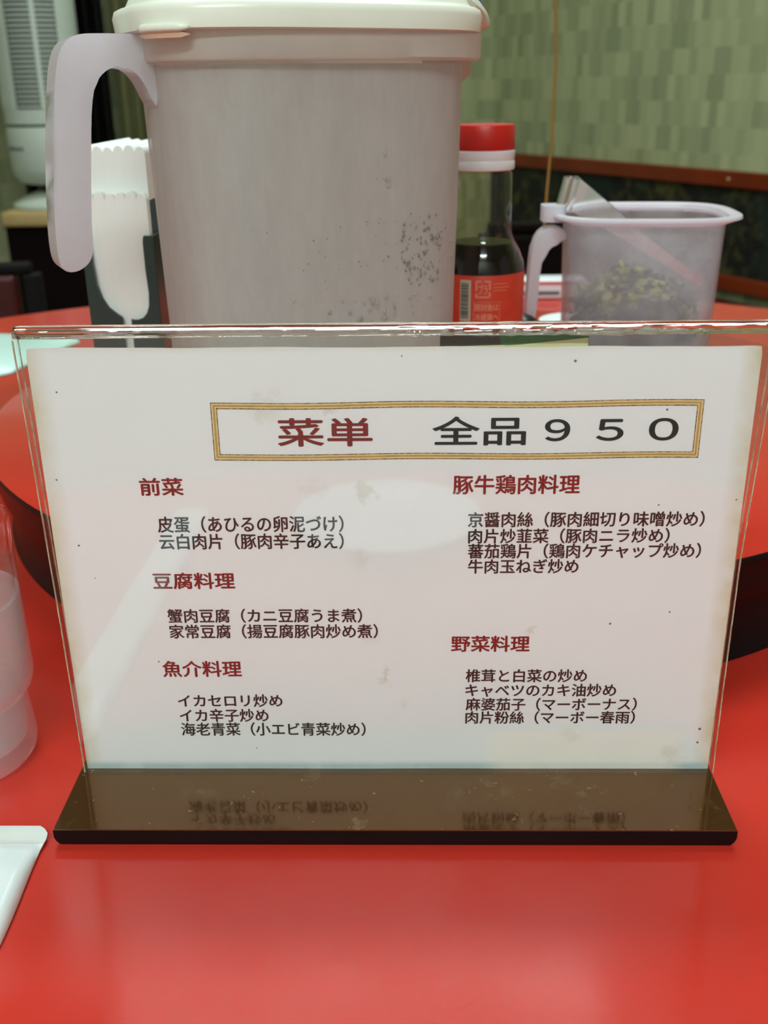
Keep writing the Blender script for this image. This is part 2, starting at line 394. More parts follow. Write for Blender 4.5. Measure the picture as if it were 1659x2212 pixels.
# ------------------------------------------------------------ room shell
FZ = -ZO
struct('floor', bm_box(-2300, 2600, -1900, 3800, FZ-40, FZ), 'floor')
struct('ceiling', bm_box(-2300, 2600, -1900, 3800, CEIL, CEIL+40), 'ceiling')
WD = Vector((-.484, .875, 0)).normalized(); WN = Vector((-WD.y, WD.x, 0))   # along the right wall / into the room
def wall_frame(p0):                                                       # matrix: local x along wall, y into room, z up
    return Matrix(((WD.x, WN.x, 0, p0[0]), (WD.y, WN.y, 0, p0[1]), (0, 0, 1, 0), (0, 0, 0, 1)))
WP = (824, 2144)
def wall_piece(name, s0, s1, t0, t1, z0, z1, mat, bev=0, kind=True, parent=None):
    """box in the right wall's own frame, object axes turned with the wall so the paper pattern follows it"""
    b = bm_box(s0*K, s1*K, t0*K, t1*K, z0*K, z1*K, bev*K)
    me = bpy.data.meshes.new(name); bmesh.ops.recalc_face_normals(b, faces=b.faces); b.to_mesh(me); b.free(); me.materials.append(M[mat])
    o = bpy.data.objects.new(name, me); C.objects.link(o)
    o.matrix_world = Matrix.Translation(W((WP[0], WP[1], 0))) @ Matrix.Rotation(math.atan2(WD.y, WD.x), 4, 'Z')
    if kind: o['kind'] = 'structure'
    return o
wall_piece('wall_right', -2600, 1110, -100, 0, FZ, CEIL, 'wallpaper')
wall_piece('trim_1', -2600, 1110, 0, 22, -12, 24, 'rail_wood', 3)
wall_piece('wall_panel', -2600, 1110, 0, 8, -212, -12, 'brocade')
wall_piece('trim_2', -2600, 1110, 0, 24, -246, -212, 'rail_wood', 3)
nail = bmesh.new()
nb = lathe([(0.1, 0), (4, 0), (4.5, 1), (4.5, 2.2), (3, 3.4), (0.1, 3.8)], n=16)
p = Vector((WP[0], WP[1], 6))+WD*95+WN*22
xform(nb, Matrix.Translation(p) @ Vector((0, 0, 1)).rotation_difference(WN).to_matrix().to_4x4())
trim_nail = tag(mesh_obj('nail', nb, 'brass', tuple(p), smooth=True), 'dull nail head in the red-brown wall rail', 'nail')
# far wall, perpendicular to the right wall, starting in the corner
CP = Vector((WP[0], WP[1], 0))+WD*1110
def far_piece(name, s0, s1, t0, t1, z0, z1, mat, bev=0):
    b = bm_box(s0*K, s1*K, t0*K, t1*K, z0*K, z1*K, bev*K)
    me = bpy.data.meshes.new(name); bmesh.ops.recalc_face_normals(b, faces=b.faces); b.to_mesh(me); b.free(); me.materials.append(M[mat])
    o = bpy.data.objects.new(name, me); C.objects.link(o)
    o.matrix_world = Matrix.Translation(W(CP)) @ Matrix.Rotation(math.atan2(WN.y, WN.x), 4, 'Z'); o['kind'] = 'structure'; return o
far_piece('wall_back', -150, 3600, -100, 0, FZ, CEIL, 'wallpaper')
struct('wall_left', bm_box(-2320, -2200, -1900, 3800, FZ, CEIL), 'wall_plain')
struct('wall_front', bm_box(-2300, 2600, -2000, -1900, FZ, CEIL), 'wall_plain')

# curtain hanging on the far wall behind the heater, soft vertical folds
def curtain(name, a, b_, z0, z1, mat, amp=22, folds=9, label=''):
    A, B = Vector((*a, 0)), Vector((*b_, 0)); d = B-A; nrm = Vector((-d.y, d.x, 0)).normalized()
    if nrm.y > 0: nrm = -nrm
    N = folds*10; secs = []
    for z, am in ((z0, amp*1.1), (z0+(z1-z0)*.5, amp), (z1, amp*.7)):
        row = [A+d*(i/N)+nrm*(am*sin(2*pi*folds*i/N)+am*.3*sin(2*pi*folds*.37*i/N)) for i in range(N+1)]
        back = [q-nrm*3 for q in row[::-1]]
        secs.append([(q.x, q.y, z) for q in row+back])
    bm = loft(secs); o = mesh_obj(name, bm, mat, (A.x, A.y, z0), smooth=True); tag(o, label, 'curtain'); return o
pc = CP+WN*1160; pd = CP+WN*860
curtain('olive_curtain', (pc.x+20, pc.y-90), (pd.x+20, pd.y-90), FZ+10, 1450, 'curtain', label='olive curtain with soft folds hanging right of the tower heater')
pe = CP+WN*1400; pf = CP+WN*1170
curtain('black_curtain', (pe.x+20, pe.y-130), (pf.x+20, pf.y-130), FZ+10, 1450, 'black_edge', label='black curtain strip hanging directly beside the tower heater')

# ceiling lamps
for i, (lx, ly, sx, sy, e) in enumerate(LAMPS):
    lab = ['long ceiling lamp above the round dining table', 'unseen long ceiling lamp behind the photographer, added as front fill for the menu', 'long ceiling lamp near the far wall'][i]
    t = thing('ceiling_lamp', lab, 'lamp', (lx, ly, CEIL), 'long lamps on the ceiling')
    mesh_obj('housing', bm_box(lx-sx/2-30, lx+sx/2+30, ly-sy/2-30, ly+sy/2+30, CEIL-60, CEIL, 6), 'white', parent=t)
    mesh_obj('diffuser', bm_box(lx-sx/2, lx+sx/2, ly-sy/2, ly+sy/2, CEIL-80, CEIL-60, 6), 'lamp', parent=t)

# ------------------------------------------------------------ round dining table
TX, TY, TR, TZ = -10, 310, 622, -6.2
tb = thing('dining_table', 'large round red dining table with black edge under everything', 'table', (TX, TY, FZ))
mesh_obj('tabletop', lathe([(.1, TZ), (TR, TZ), (TR+1, TZ-1), (TR+1, TZ-28), (TR-10, TZ-30), (.1, TZ-30)], TX, TY, 160), 'red', parent=tb, smooth=True)
mesh_obj('edge_band', lathe([(TR+1.2, TZ-2), (TR+2.5, TZ-3), (TR+2.5, TZ-26), (TR+1.2, TZ-27)], TX, TY, 160), 'black_edge', parent=tb, smooth=True)
mesh_obj('pedestal', lathe([(240, FZ), (240, FZ+25), (70, FZ+60), (55, FZ+200), (55, TZ-60), (150, TZ-30.5)], TX, TY, 48, True, True), 'black_edge', parent=tb, smooth=True)

# ------------------------------------------------------------ turntable
HX, HY, HR, HZ = 25, 303, 256, 45
tt = thing('turntable', 'round red turntable on glossy black rim behind the menu stand', 'turntable', (HX, HY, TZ))
mesh_obj('turntable_top', lathe([(.1, HZ), (HR-1.2, HZ), (HR-.6, HZ-.4), (HR-.6, HZ-2)], HX, HY, 180), 'red', parent=tt, smooth=True)
mesh_obj('rim', lathe([(HR-.6, HZ-.5), (HR, HZ-.8), (HR+.3, HZ-2.5), (HR-1, HZ-3.4), (HR-2, HZ-6), (HR-2.6, HZ-14), (HR-4, HZ-20), (HR-7, HZ-24), (HR-8, HZ-27), (HR-8.5, HZ-46), (HR-7, HZ-49), (HR-7, TZ+.05), (.1, TZ+.05)], HX, HY, 180), 'black_gloss', parent=tt, smooth=True)

# ------------------------------------------------------------ menu stand
ms = thing('menu_stand', 'clear acrylic menu stand on dark brown base, holding the paper menu', 'menu stand', (0, 0, TZ))
bw0, bw1, by0, by1 = -107.2, 105.6, -30.8, 30.8
def stand_base():
    secs = []
    for z, i in ((TZ+.02, 1.6), (TZ+1.6, .5), (TZ+3.2, 0), (-.35, 0), (0, .35)):
        x0, x1, y0, y1 = bw0+i, bw1-i, by0+i*.3, by1-i*.3
        secs.append([(x0, y0, z), (x1, y0, z), (x1, y1, z), (x0, y1, z)])
    bm = loft(secs)
    for f_ in bm.faces: f_.material_index = 0 if f_.calc_center_median().z > -.2 else 1
    return bm
mesh_obj('base', stand_base(), ['base', 'base_side'], parent=ms)
def interp(t, tab):
    for (a, va), (b_, vb) in zip(tab, tab[1:]):
        if t <= b_: return va+(vb-va)*max(0, t-a)/(b_-a)
    return tab[-1][1]
LE = lambda z: interp(z, [(0, -105.4), (57, -106.1), (96, -106.8), (151, -107.7)])
RE = lambda z: interp(z, [(0, 105.9), (33, 105.7), (79, 105.7), (94, 106.2), (107, 106.7), (131, 107.6), (151, 108.2)])
def pane(y0, y1, z0, z1):
    return loft([[(LE(z), y0, z), (RE(z), y0, z), (RE(z), y1, z), (LE(z), y1, z)] for z in [z0+(z1-z0)*i/24 for i in range(25)]])
mesh_obj('front_pane', pane(-2.2, -.5, .05, 148.4), 'acrylic', parent=ms)
mesh_obj('back_pane', pane(.9, 2.6, .05, 148.4), 'acrylic', parent=ms)
def rod(x0, x1, prof, wob=0):
    N = 120; secs = []
    for i in range(N+1):
        x = x0+(x1-x0)*i/N; s = 1 if 0 < i < N else .9
        secs.append([(x, .2+py*s, 149.95+.8*pz*s+wob*(.12 if x > 0 else .02)*noise.noise(Vector((x*.2, py, pz)))) for py, pz in prof])
    return secs
prof = [(2.4, -2), (2.5, -.6), (2.4, 1.2), (1.6, 1.9), (.6, 2.05), (-.3, 2.05), (-1.0, 1.8), (-1.9, 1.3), (-2.6, .85), (-2.75, .5), (-2.55, .2), (-2.35, 0), (-2.45, -.25), (-2.75, -.45), (-2.8, -.8), (-2.7, -1.1), (-2.5, -1.25), (-2.65, -1.5), (-2.7, -1.8), (-2.3, -2.0)][::-1]
mesh_obj('top_edge', loft(rod(-107.4, 108.0, prof, 1)), 'acrylic_edge', parent=ms, smooth=True, auto=25)
for ED, sg in ((LE, 1), (RE, -1)):
    for w0, w1, ya, yb, mt in ((0, .3, -2.28, -1.95, 'edge_pale'), (.35, .5, -2.27, -2.15, 'edge_brown'), (0, .25, 2.3, 2.65, 'edge_pale')):
        mesh_obj('side_edge' if mt == 'edge_pale' else 'seam_line', loft([[(ED(z)-sg*.02+sg*w0+sg*.08*noise.noise(Vector((z*.3, w0, sg))), ya, z), (ED(z)+sg*w1, ya, z), (ED(z)+sg*w1, yb, z), (ED(z)+sg*w0, yb, z)] for z in [.2+147.8*i/70 for i in range(71)]]), mt, parent=ms)
# chips and nicks along the right half of the top edge
random.seed(5)
bm = bmesh.new()
chips = [(14.5, 1.0), (19, .8), (26, 1.1), (33.5, 1.9), (43, 1.2), (48, .9), (53.6, 2.2), (61.5, 2.2), (71.5, 2.1), (80, 1.4), (86, 1.2), (5, .7), (-5, .7), (38, .8), (57, 1.0), (66, .9), (76, 1.0), (-82, .8)]
for cx_, s in chips:
    b = bmesh.new(); bmesh.ops.create_icosphere(b, subdivisions=2, radius=1)
    for v in b.verts:
        k = 1+.5*noise.noise(v.co*2.3+Vector((cx_, 0, 0)))
        v.co = Vector((cx_+v.co.x*s*1.1*k*(1.6-.9*v.co.z), -1.9+v.co.y*.6*k, 149.4+v.co.z*s*.6*k))
    merge(bm, b)
N = 150
secs = []
for i in range(N+1):
    x = 12+(86-12)*i/N; e = min(1, i/8, (N-i)/8)
    r1 = (.25+.35*abs(noise.noise(Vector((x*.45, 3, 0)))))*e+.02
    zc = 148.7+.4*noise.noise(Vector((x*.3, 9, 1)))
    secs.append([(x, -2.2+.45*r1*cos(2*pi*k/8), zc+r1*sin(2*pi*k/8)) for k in range(8)])
merge(bm, loft(secs))
tag(mesh_obj('chipped_edge', bm, 'acrylic_chip', parent=ms, smooth=True), 'nicked and chipped stretch of the top edge', kind='stuff')

# paper menu sheet inside the stand
def paper_y(x, z): return .10*noise.noise(Vector((x*.02, 0, z*.02)))+.05*sin(x*.11)
mn = thing('paper_menu', 'yellow-edged white paper menu with red and black Japanese text in the stand', 'menu', (0, .3, .02))
def sheet():
    b = bmesh.new(); NX, NZ = 84, 58; g = []
    for j in range(NZ+1):
        row = []
        for i in range(NX+1):
            x = -105+209.7*i/NX; z = .05+(144.75-.005*x)*j/NZ
            if j == NZ: z += .10*sin(x*.13)+.12*noise.noise(Vector((x*.08, 0, 4)))
            if j == 0: z += 0
            cut = .4 if (j == NZ and i in (0, NX)) else 0
            row.append(b.verts.new((x+(cut if i == 0 else -cut if i == NX else 0), .12+paper_y(x, z), z-cut*.4)))
        g.append(row)
    for j in range(NZ):
        for i in range(NX): b.faces.new((g[j][i], g[j][i+1], g[j+1][i+1], g[j+1][i]))
    return b
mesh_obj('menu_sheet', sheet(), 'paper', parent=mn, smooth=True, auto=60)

def text_mesh(txt, x0, x1, z0, z1, yfun, bold=.08):
    cu = bpy.data.curves.new('glyphs', 'FONT'); cu.body = txt; cu.resolution_u = 10 if len(txt) < 3 else 4
    to = bpy.data.objects.new('glyphs', cu); C.objects.link(to)
    dg = bpy.context.evaluated_depsgraph_get(); me = bpy.data.meshes.new_from_object(to.evaluated_get(dg))
    C.objects.unlink(to); bpy.data.objects.remove(to); bpy.data.curves.remove(cu)
    b = bmesh.new(); b.from_mesh(me); bpy.data.meshes.remove(me)
    xs = [v.co.x for v in b.verts]; ys = [v.co.y for v in b.verts]
    ax, bx, ay, by = min(xs), max(xs), min(ys), max(ys)
    for v in b.verts:
        x = x0+(x1-x0)*(v.co.x-ax)/(bx-ax); z = z0+(z1-z0)*(v.co.y-ay)/(by-ay)
        v.co = Vector((x, yfun(x, z), z))
    if bold:
        o = bmesh.new()
        for dx, dz_ in ((-bold, 0), (bold, 0), (0, bold*.7), (0, -bold*.7)):
            c = b.copy(); bmesh.ops.translate(c, verts=c.verts, vec=(dx, 0, dz_)); merge(o, c)
        b.free(); b = o
    return b
LINES = [('前菜', -76.4, -63.4, 99.9, 105.5, 'r'), ('皮蛋（あひるの卵泥づけ）', -72.2, -15.4, 87.6, 93.0, 'b'), ('云白肉片（豚肉辛子あえ）', -72.2, -15.5, 81.9, 87.2, 'b'),
    ('豆腐料理', -75.5, -50.0, 68.3, 73.9, 'r'), ('蟹肉豆腐（カニ豆腐うま煮）', -72.1, -10.4, 56.2, 61.2, 'b'), ('家常豆腐（揚豆腐豚肉炒め煮）', -72.0, -5.5, 50.5, 55.6, 'b'),
    ('魚介料理', -75.5, -50.0, 36.3, 42.2, 'r'), ('イカセロリ炒め', -71.6, -37.3, 24.7, 29.5, 'b'), ('イカ辛子炒め', -71.5, -42.2, 18.9, 23.9, 'b'), ('海老青菜（小エビ青菜炒め）', -71.5, -10.1, 13.4, 18.6, 'b'),
    ('豚牛鶏肉料理', 17.9, 55.6, 99.8, 105.8, 'r'), ('京醤肉絲（豚肉細切り味噌炒め）', 22.6, 93.8, 88.9, 93.9, 'b'), ('肉片炒韮菜（豚肉ニラ炒め）', 22.8, 83.8, 83.5, 88.4, 'b'),
    ('蕃茄鶏片（鶏肉ケチャップ炒め）', 22.8, 93.8, 78.4, 83.4, 'b'), ('牛肉玉ねぎ炒め', 22.9, 56.8, 73.3, 78.1, 'b'),
    ('野菜料理', 18.1, 42.9, 45.5, 51.2, 'r'), ('椎茸と白菜の炒め', 22.9, 61.9, 34.1, 38.9, 'b'), ('キャベツのカキ油炒め', 22.9, 71.7, 28.6, 33.4, 'b'),
    ('麻婆茄子（マーボーナス）', 23.1, 78.8, 23.2, 28.1, 'b'), ('肉片粉絲（マーボー春雨）', 23.1, 78.6, 18.1, 23.0, 'b'),
    ('菜単', -33.9, -6.2, 115.3, 123.8, 'R'), ('全品', 11.7, 38.8, 115.3, 124.0, 'B'), ('９', 44.6, 51.6, 116.5, 123.0, 'B'), ('５', 59.6, 67.2, 116.5, 122.9, 'B'), ('０', 74.9, 83.1, 116.5, 123.1, 'B')]
on_paper = lambda x, z: .12+paper_y(x, z)-.13
for txt, x0, x1, z0, z1, k in LINES:
    bold = {'r': .16, 'b': .115, 'R': .22, 'B': .2}[k]
    mat = {'r': 'ink_red', 'R': 'ink_red', 'b': 'ink_black', 'B': 'ink_dark'}[k]
    o = mesh_obj('printed_text', text_mesh(txt, x0, x1, z0, z1, on_paper, bold), mat, parent=mn)
    o['label'] = {'r': 'red printed heading', 'R': 'large red printed title', 'b': 'black printed dish name', 'B': 'large black printed price line'}[k]
def frame_ring(bm, o0, o1, i0, mi, x0=-53.2, x1=89.9, z0=110.9, z1=128.7):
    def ring(off):
        pts = []
        N = 40
        def wv(x, z): return z+.22*sin(x*.09+1)*(1 if z > 119 else .8)
        for i in range(N): x = x0+off+(x1-x0-2*off)*i/N; pts.append((x, wv(x, z1-off)))
        for i in range(6): z = z1-off-(z1-z0-2*off)*i/6; pts.append((x1-off, wv(x1-off, z) if i == 0 else z))
        for i in range(N): x = x1-off-(x1-x0-2*off)*i/N; pts.append((x, wv(x, z0+off)))
        for i in range(6): z = z0+off+(z1-z0-2*off)*i/6; pts.append((x0+off, wv(x0+off, z) if i == 0 else z))
        return pts
    A = [bm.verts.new((x, .12+paper_y(x, z)-.13, z)) for x, z in ring(o0)]; B = [bm.verts.new((x, .12+paper_y(x, z)-.13, z)) for x, z in ring(o1)]
    for i in range(len(A)):
        f_ = bm.faces.new((A[i], A[(i+1) % len(A)], B[(i+1) % len(A)], B[i])); f_.material_index = mi
bm = bmesh.new()
for o0, o1, mi in ((0, .3, 0), (.3, .66, 1), (.66, 1.3, 2), (1.3, 1.62, 1), (1.62, 1.92, 0)): frame_ring(bm, o0, o1, 0, mi)
tag(mesh_obj('printed_frame', bm, ['speck', 'cream', 'gold'], parent=mn), 'golden double-line frame printed around the title')

# printed card pushed in behind the sheet
cd = thing('insert_card', 'narrow dark, green and yellow card peeking out above the menu sheet', 'card', (34, .6, 139))
mesh_obj('card_stock', bm_box(13.6, 55.6, .55, .75, 143, 148.6), 'card_dark', parent=cd)
gp = [(30.5, 147.6), (32.5, 148.5), (55.5, 148.5), (55.5, 146.9), (45, 145.9), (36, 145.1), (32, 144.9), (30.6, 145.6)]
mesh_obj('green_print', prism(gp, (0, 0, 0), (1, 0, 0), (0, 1, 0), (0, 0, 1), .50, .545), 'card_green', parent=cd)
gp = [(14, 143.2), (55.5, 143.2), (55.5, 146.9), (45, 145.9), (36, 145.1), (25, 144.9), (14, 144.6)]
mesh_obj('yellow_print', prism(gp, (0, 0, 0), (1, 0, 0), (0, 1, 0), (0, 0, 1), .50, .545), 'card_yellow', parent=cd)

# ------------------------------------------------------------ water pitcher
PH = radians(28); PX, PY = -35.5, 150
du = (cos(PH), sin(PH), 0); dn = (-sin(PH), cos(PH), 0); dz = (0, 0, 1)
pt = thing('water_pitcher', 'large frosted plastic water pitcher with cream lid behind the menu', 'pitcher', (PX, PY, HZ))
def ps(a, z, n=3.0, k=.70, dx=0): return sup(PX+dx*cos(PH), PY+dx*sin(PH), a, a*k, PH, n, z)
outer = [(56, 45.2), (57.6, 46.2), (58.2, 50), (58.8, 90), (59.4, 127), (60.6, 175), (61.6, 213), (61.8, 221)]
inner = [(60.4, 221), (60.2, 213), (59.2, 175), (58.0, 127), (57.2, 90), (56.6, 52), (55, 48)]
mesh_obj('body', loft([ps(a, z) for a, z in outer+inner], True, True), 'pp_body', parent=pt, smooth=True)
mesh_obj('collar', loft([ps(a, z, 3.0, .70, 2.0*(a-61)/6) for a, z in [(61.9, 222.0), (66.2, 222.2), (67.0, 223), (67.2, 231.4), (63, 231.4), (62.2, 223)]], False, False), 'pp_rim', parent=pt, smooth=True)
mesh_obj('spout_lug', loft([sup(PX+dx*cos(PH), PY+dx*sin(PH), a, b, PH, 3, z, 40) for dx, a, b, z in [(62, 3, 14, 214), (64.5, 5, 16, 217.5), (64.5, 5.5, 16, 226)]], True, True), 'pp_rim', parent=pt, smooth=True)
mesh_obj('water', loft([ps(a, z) for a, z in [(53, 49), (55.6, 53), (56.4, 90), (57.2, 124.0), (57.6, 124.6)]], True, True), 'water', parent=pt, smooth=True)
hp = [(-63, 231.3), (-69.8, 231.5), (-81.0, 231.6), (-87.5, 231.3), (-91.8, 229.3), (-95.1, 224.6), (-97.8, 212.7), (-100.8, 192.6), (-103.3, 170.1), (-103.9, 156.7), (-102.7, 151.9), (-99.4, 150.8), (-95.4, 151.8), (-92.0, 154.6), (-90.6, 159.2), (-90.3, 167.6), (-87.6, 192.1), (-84.6, 213.5), (-79.9, 219.4), (-74.0, 221.4), (-69.1, 219.6), (-65.8, 215.6), (-63.4, 209.8), (-61.2, 206), (-61.2, 222)]
mesh_obj('handle', prism(smooth_poly(hp, 2), (PX, PY, 0), du, dn, dz, -8, 8, 3.4, 5), 'pp_handle', parent=pt, smooth=True, auto=60)
# lid: skirt, recessed step and dome
lid = mesh_obj('lid', loft([ps(a-3.0, z, 3.0, .715, -.6) for a, z in [(66.5, 231.6), (69.8, 231.6), (71.6, 232.2), (72.2, 237.6), (71.4, 239.8), (69.8, 240.6), (68.2, 240.9), (67.0, 241.8), (64.5, 246.5), (61, 249.4), (54, 251.2), (30, 252.0)]], True, True), 'lid', parent=pt, smooth=True, auto=60)
beak = []
for s, (ua, ub, z0, z1, hw) in enumerate([(48, 0, 239, 250.8, 32), (60, 0, 237.5, 249.4, 27), (69, 0, 235.2, 246.6, 20), (76, 0, 233.6, 243, 13.5), (80.5, 0, 234.4, 239.8, 8)]):
    sec = []
    for k in range(16):
        a = 2*pi*k/16; v = hw*cos(a); z = (z0+z1)/2+(z1-z0)/2*math.copysign(abs(sin(a))**.7, sin(a))
        sec.append(Vector((PX, PY, z))+Vector(du)*ua+Vector(dn)*v)
    beak.append(sec)
mesh_obj('spout', loft(beak), 'lid', parent=lid, smooth=True)
beak2 = []
for ua, z0, z1, hw in [(50, 250.4, 252.0, 22), (60, 249.0, 250.7, 20), (69, 246.2, 247.9, 15), (75, 243.2, 244.8, 10.5), (79.3, 240.2, 241.6, 6.5)]:
    sec = []
    for k in range(14):
        a = 2*pi*k/14; sec.append(Vector((PX, PY, (z0+z1)/2+(z1-z0)/2*sin(a)))+Vector(du)*ua+Vector(dn)*(hw*cos(a)))
    beak2.append(sec)
tag(mesh_obj('spout_flap', loft(beak2), 'blue', parent=lid, smooth=True), 'blue pouring flap')
# raised tab in the lid skirt near the handle, peach bar below paints its warm shadow
TAB0, TAB1 = 193, 223
def contour_bar(t0, t1, prof_, a=69.2, k=.715, dx=-.6):
    secs = []
    for i in range(17):
        d = radians(t0+(t1-t0)*i/16); c_, s_ = cos(d), sin(d)
        P_ = Vector((PX, PY, 0))+Vector(du)*(a*math.copysign(abs(c_)**(2/3), c_)+dx)+Vector(dn)*(a*k*math.copysign(abs(s_)**(2/3), s_))
        N_ = (P_-Vector((PX, PY, 0))).normalized(); e = min(1, .35+min(i, 16-i)/3)
        secs.append([P_+N_*o_*e+Vector((0, 0, 1))*(zc_+(z_-zc_)*e) for o_, z_, zc_ in prof_])
    return loft(secs)
mesh_obj('lid_tab', contour_bar(TAB0, TAB1, [(-.5, 231.2, 232.4), (1.2, 231.0, 232.4), (1.9, 231.9, 232.4), (1.7, 233.3, 232.4), (.8, 233.8, 232.4), (-.5, 233.8, 232.4)]), 'lid', parent=lid, smooth=True, auto=60)
tag(mesh_obj('tab_shadow', contour_bar(TAB0+1, TAB1-1, [(-3, 229.2, 230.2), (.2, 229.2, 230.2), (.9, 231.0, 230.2), (-3, 231.0, 230.2)]), 'tab_shade', parent=lid, smooth=True), 'peach bar painting the warm shadow under the lid tab')
# condensation and splashes on the inside of the front wall
random.seed(11)
def front_pt(u, z, off=0):
    a = 59.4+(z-127)/86*2.2-1.2+off; n = 3.0; c = max(-1, min(1, u/a)); v = -a*.70*(1-abs(c)**n)**(1/n)
    return Vector((PX, PY, z))+Vector(du)*u+Vector(dn)*v
bm = bmesh.new(); bm2 = bmesh.new()
drops = [(13.5, 190, 1.1), (13.8, 181.5, 1.3), (15.2, 180.8, 1.1), (15.0, 178.4, .8), (39, 158, 1.6), (14, 192, .5), (10, 181.5, .5)]
for _ in range(34): drops.append((random.choice([-10, -4, 2, 8, 13, 19, 28])+random.gauss(0, 1.6), random.uniform(125, 137), random.uniform(.7, 1.6)))
for _ in range(110): drops.append((random.gauss(31, 6.5), random.gauss(151, 8), random.uniform(.4, .95)))
for _ in range(50): drops.append((random.gauss(5, 22), random.uniform(136, 168), random.uniform(.2, .45)))
for u, z, r in drops:
    if abs(u) > 54 or z < 124: continue
    b = bmesh.new(); bmesh.ops.create_icosphere(b, subdivisions=1, radius=1)
    pz = front_pt(u, z, 1.55); e = .6
    for v in b.verts:
        q = v.co; v.co = pz+Vector(du)*(q.x*r*.8)+Vector((0, 0, 1))*(q.z*r*(1.1-.25*q.z))+Vector(dn)*(q.y*r*e)
    merge(bm2 if (u > 20 and z > 139) or (z > 140 and r < .5) else bm, b)
tag(mesh_obj('condensation_specks', bm2, 'drop_dark', parent=pt, smooth=True, auto=80), 'fine dark water specks on the right of the front wall', kind='stuff')
tag(mesh_obj('condensation_drops', bm, 'drop', parent=pt, smooth=True, auto=80), 'water droplets clinging to the front wall', kind='stuff')

# ------------------------------------------------------------ napkin holder and napkins
NXc, NY0 = -130, 200
nh = thing('napkin_holder', 'dark green-grey napkin holder with U-shaped cut-out front, beside the pitcher', 'napkin holder', (NXc, NY0+45, HZ))
x0, x1 = -147, -113; zt = 150.5
ou = [(x0, 45.1), (-132, 45.1), (-132, 116)]
uL = [(-134, 117), (-138, 119.5), (-141, 123.5), (-142.6, 130), (-143.2, 140), (-143.4, zt)]
lp = [(x0, 45.1), (-131.8, 45.1), (-131.6, 112.5), (-134.5, 114), (-138, 117), (-140.6, 121.5), (-142, 128), (-142.8, 138), (-143.2, zt), (x0, zt)]
rp = [(x1, 45.1), (x1, zt), (-117.6, zt), (-118.0, zt-1), (-118.2, zt-3), (-118.2, 135), (-117.7, 124), (-117.9, 118), (-119.2, 114.5), (-121.6, 111.8), (-124.5, 110.8), (-127.4, 111.6), (-127.6, 45.1)]
b = prism(lp, (0, 0, 0), (1, 0, 0), (0, 1, 0), (0, 0, 1), NY0, NY0+2.2, .3, 1); merge(b, prism(rp, (0, 0, 0), (1, 0, 0), (0, 1, 0), (0, 0, 1), NY0, NY0+2.2, .3, 1))
mesh_obj('front_plate', b, 'holder', parent=nh)
mesh_obj('side_plate', bm_box(x0, x0+2, NY0+2.2, NY0+92, 45.1, zt, .3), 'holder', parent=nh)
mesh_obj('side_plate', bm_box(x1-2, x1, NY0+2.2, NY0+92, 45.1, zt, .3), 'holder', parent=nh)
mesh_obj('back_plate', bm_box(x0+2, x1-2, NY0+90, NY0+92, 45.1, zt, .3), 'holder', parent=nh)
mesh_obj('bottom_plate', bm_box(x0+2, x1-2, NY0+2.2, NY0+90, 45.1, 47.1), 'holder', parent=nh)
def napkin(x, zf, zb):
    """one folded napkin standing on edge: rounded fold towards us, a lower front leaf and a taller back leaf"""
    b = bmesh.new(); w_ = 2.44
    for (ya, yb, zz, ww) in ((NY0+3.2, NY0+42, zf, w_), (NY0+9, NY0+88, zb, w_*1.0)):
        secs = []
        for y in (ya, ya+1.2, ya+4, yb-2, yb):
            e = 1 if ya+1 < y < yb-1 else 1.0
            sec = []
            for k in range(13):
                a = pi*k/12; sec.append((x-ww*cos(a)*(.6+.4*e), y, zz-3.4+3.4*sin(a)*e))
            sec += [(x+ww*(.6+.4*e), y, 48), (x-ww*(.6+.4*e), y, 48)]
            secs.append(sec)
        merge(b, loft(secs))
    return b
nlabs = ['leftmost white folded napkin in the dark holder, half behind the pitcher handle', 'second white folded napkin from the left in the dark holder', 'third white folded napkin from the left in the dark holder',
         'fourth white folded napkin from the left in the dark holder', 'fifth white folded napkin from the left in the dark holder', 'rightmost white folded napkin in the dark holder, beside the pitcher body']
for i in range(6):
    xx = -142.3+i*4.9
    o = mesh_obj('napkin', napkin(xx, 169.5+.6*sin(i*2.1), 189.5+.5*cos(i*1.7)), 'napkin', (xx, NY0+45, 47.2), smooth=True)
    tag(o, nlabs[i], 'napkin', 'white napkins in the holder')

# ------------------------------------------------------------ soy sauce bottle
SX, SY = 44.6, 270
sb = thing('sauce_bottle', 'dark sauce bottle with red and white cap, right of the pitcher', 'bottle', (SX, SY, HZ))
gprof = [(20, 45.2), (22.5, 46.5), (23, 50), (23, 122), (22.4, 127), (20, 133), (17, 138), (15.8, 141), (15.5, 146), (15.4, 165), (15.0, 171.5), (13.5, 173)]
mesh_obj('glass_body', lathe(gprof, SX, SY, 64, True, False), 'bottle_glass', parent=sb, smooth=True)
sprof = [(19, 46.5), (22, 48), (22.4, 50), (22.4, 121.5), (21.8, 126.5), (19.4, 132.5), (16.4, 137), (.1, 137)]
mesh_obj('sauce', lathe(sprof, SX, SY, 64, True, False), 'soy', parent=sb, smooth=True)
cap = mesh_obj('cap', lathe([(15.6, 182.9), (15.9, 183.4), (15.7, 194.2), (15.2, 194.9), (13.5, 195.1), (.1, 195.1)], SX, SY, 64, True, False), 'cap_red', parent=sb, smooth=True)
mesh_obj('cap_ring', lathe([(14.2, 173.0), (15.8, 173.4), (16.2, 174.4), (16.0, 177.4), (15.7, 178), (16.0, 178.6), (16.1, 182.4), (15.6, 182.8), (14, 182.8)], SX, SY, 64, True, True), 'white', parent=sb, smooth=True)
lab = mesh_obj('label', lathe([(23.15, 60), (23.25, 60.3), (23.25, 122.3), (23.1, 122.6)], SX, SY, 64), 'label_red', parent=sb, smooth=True)
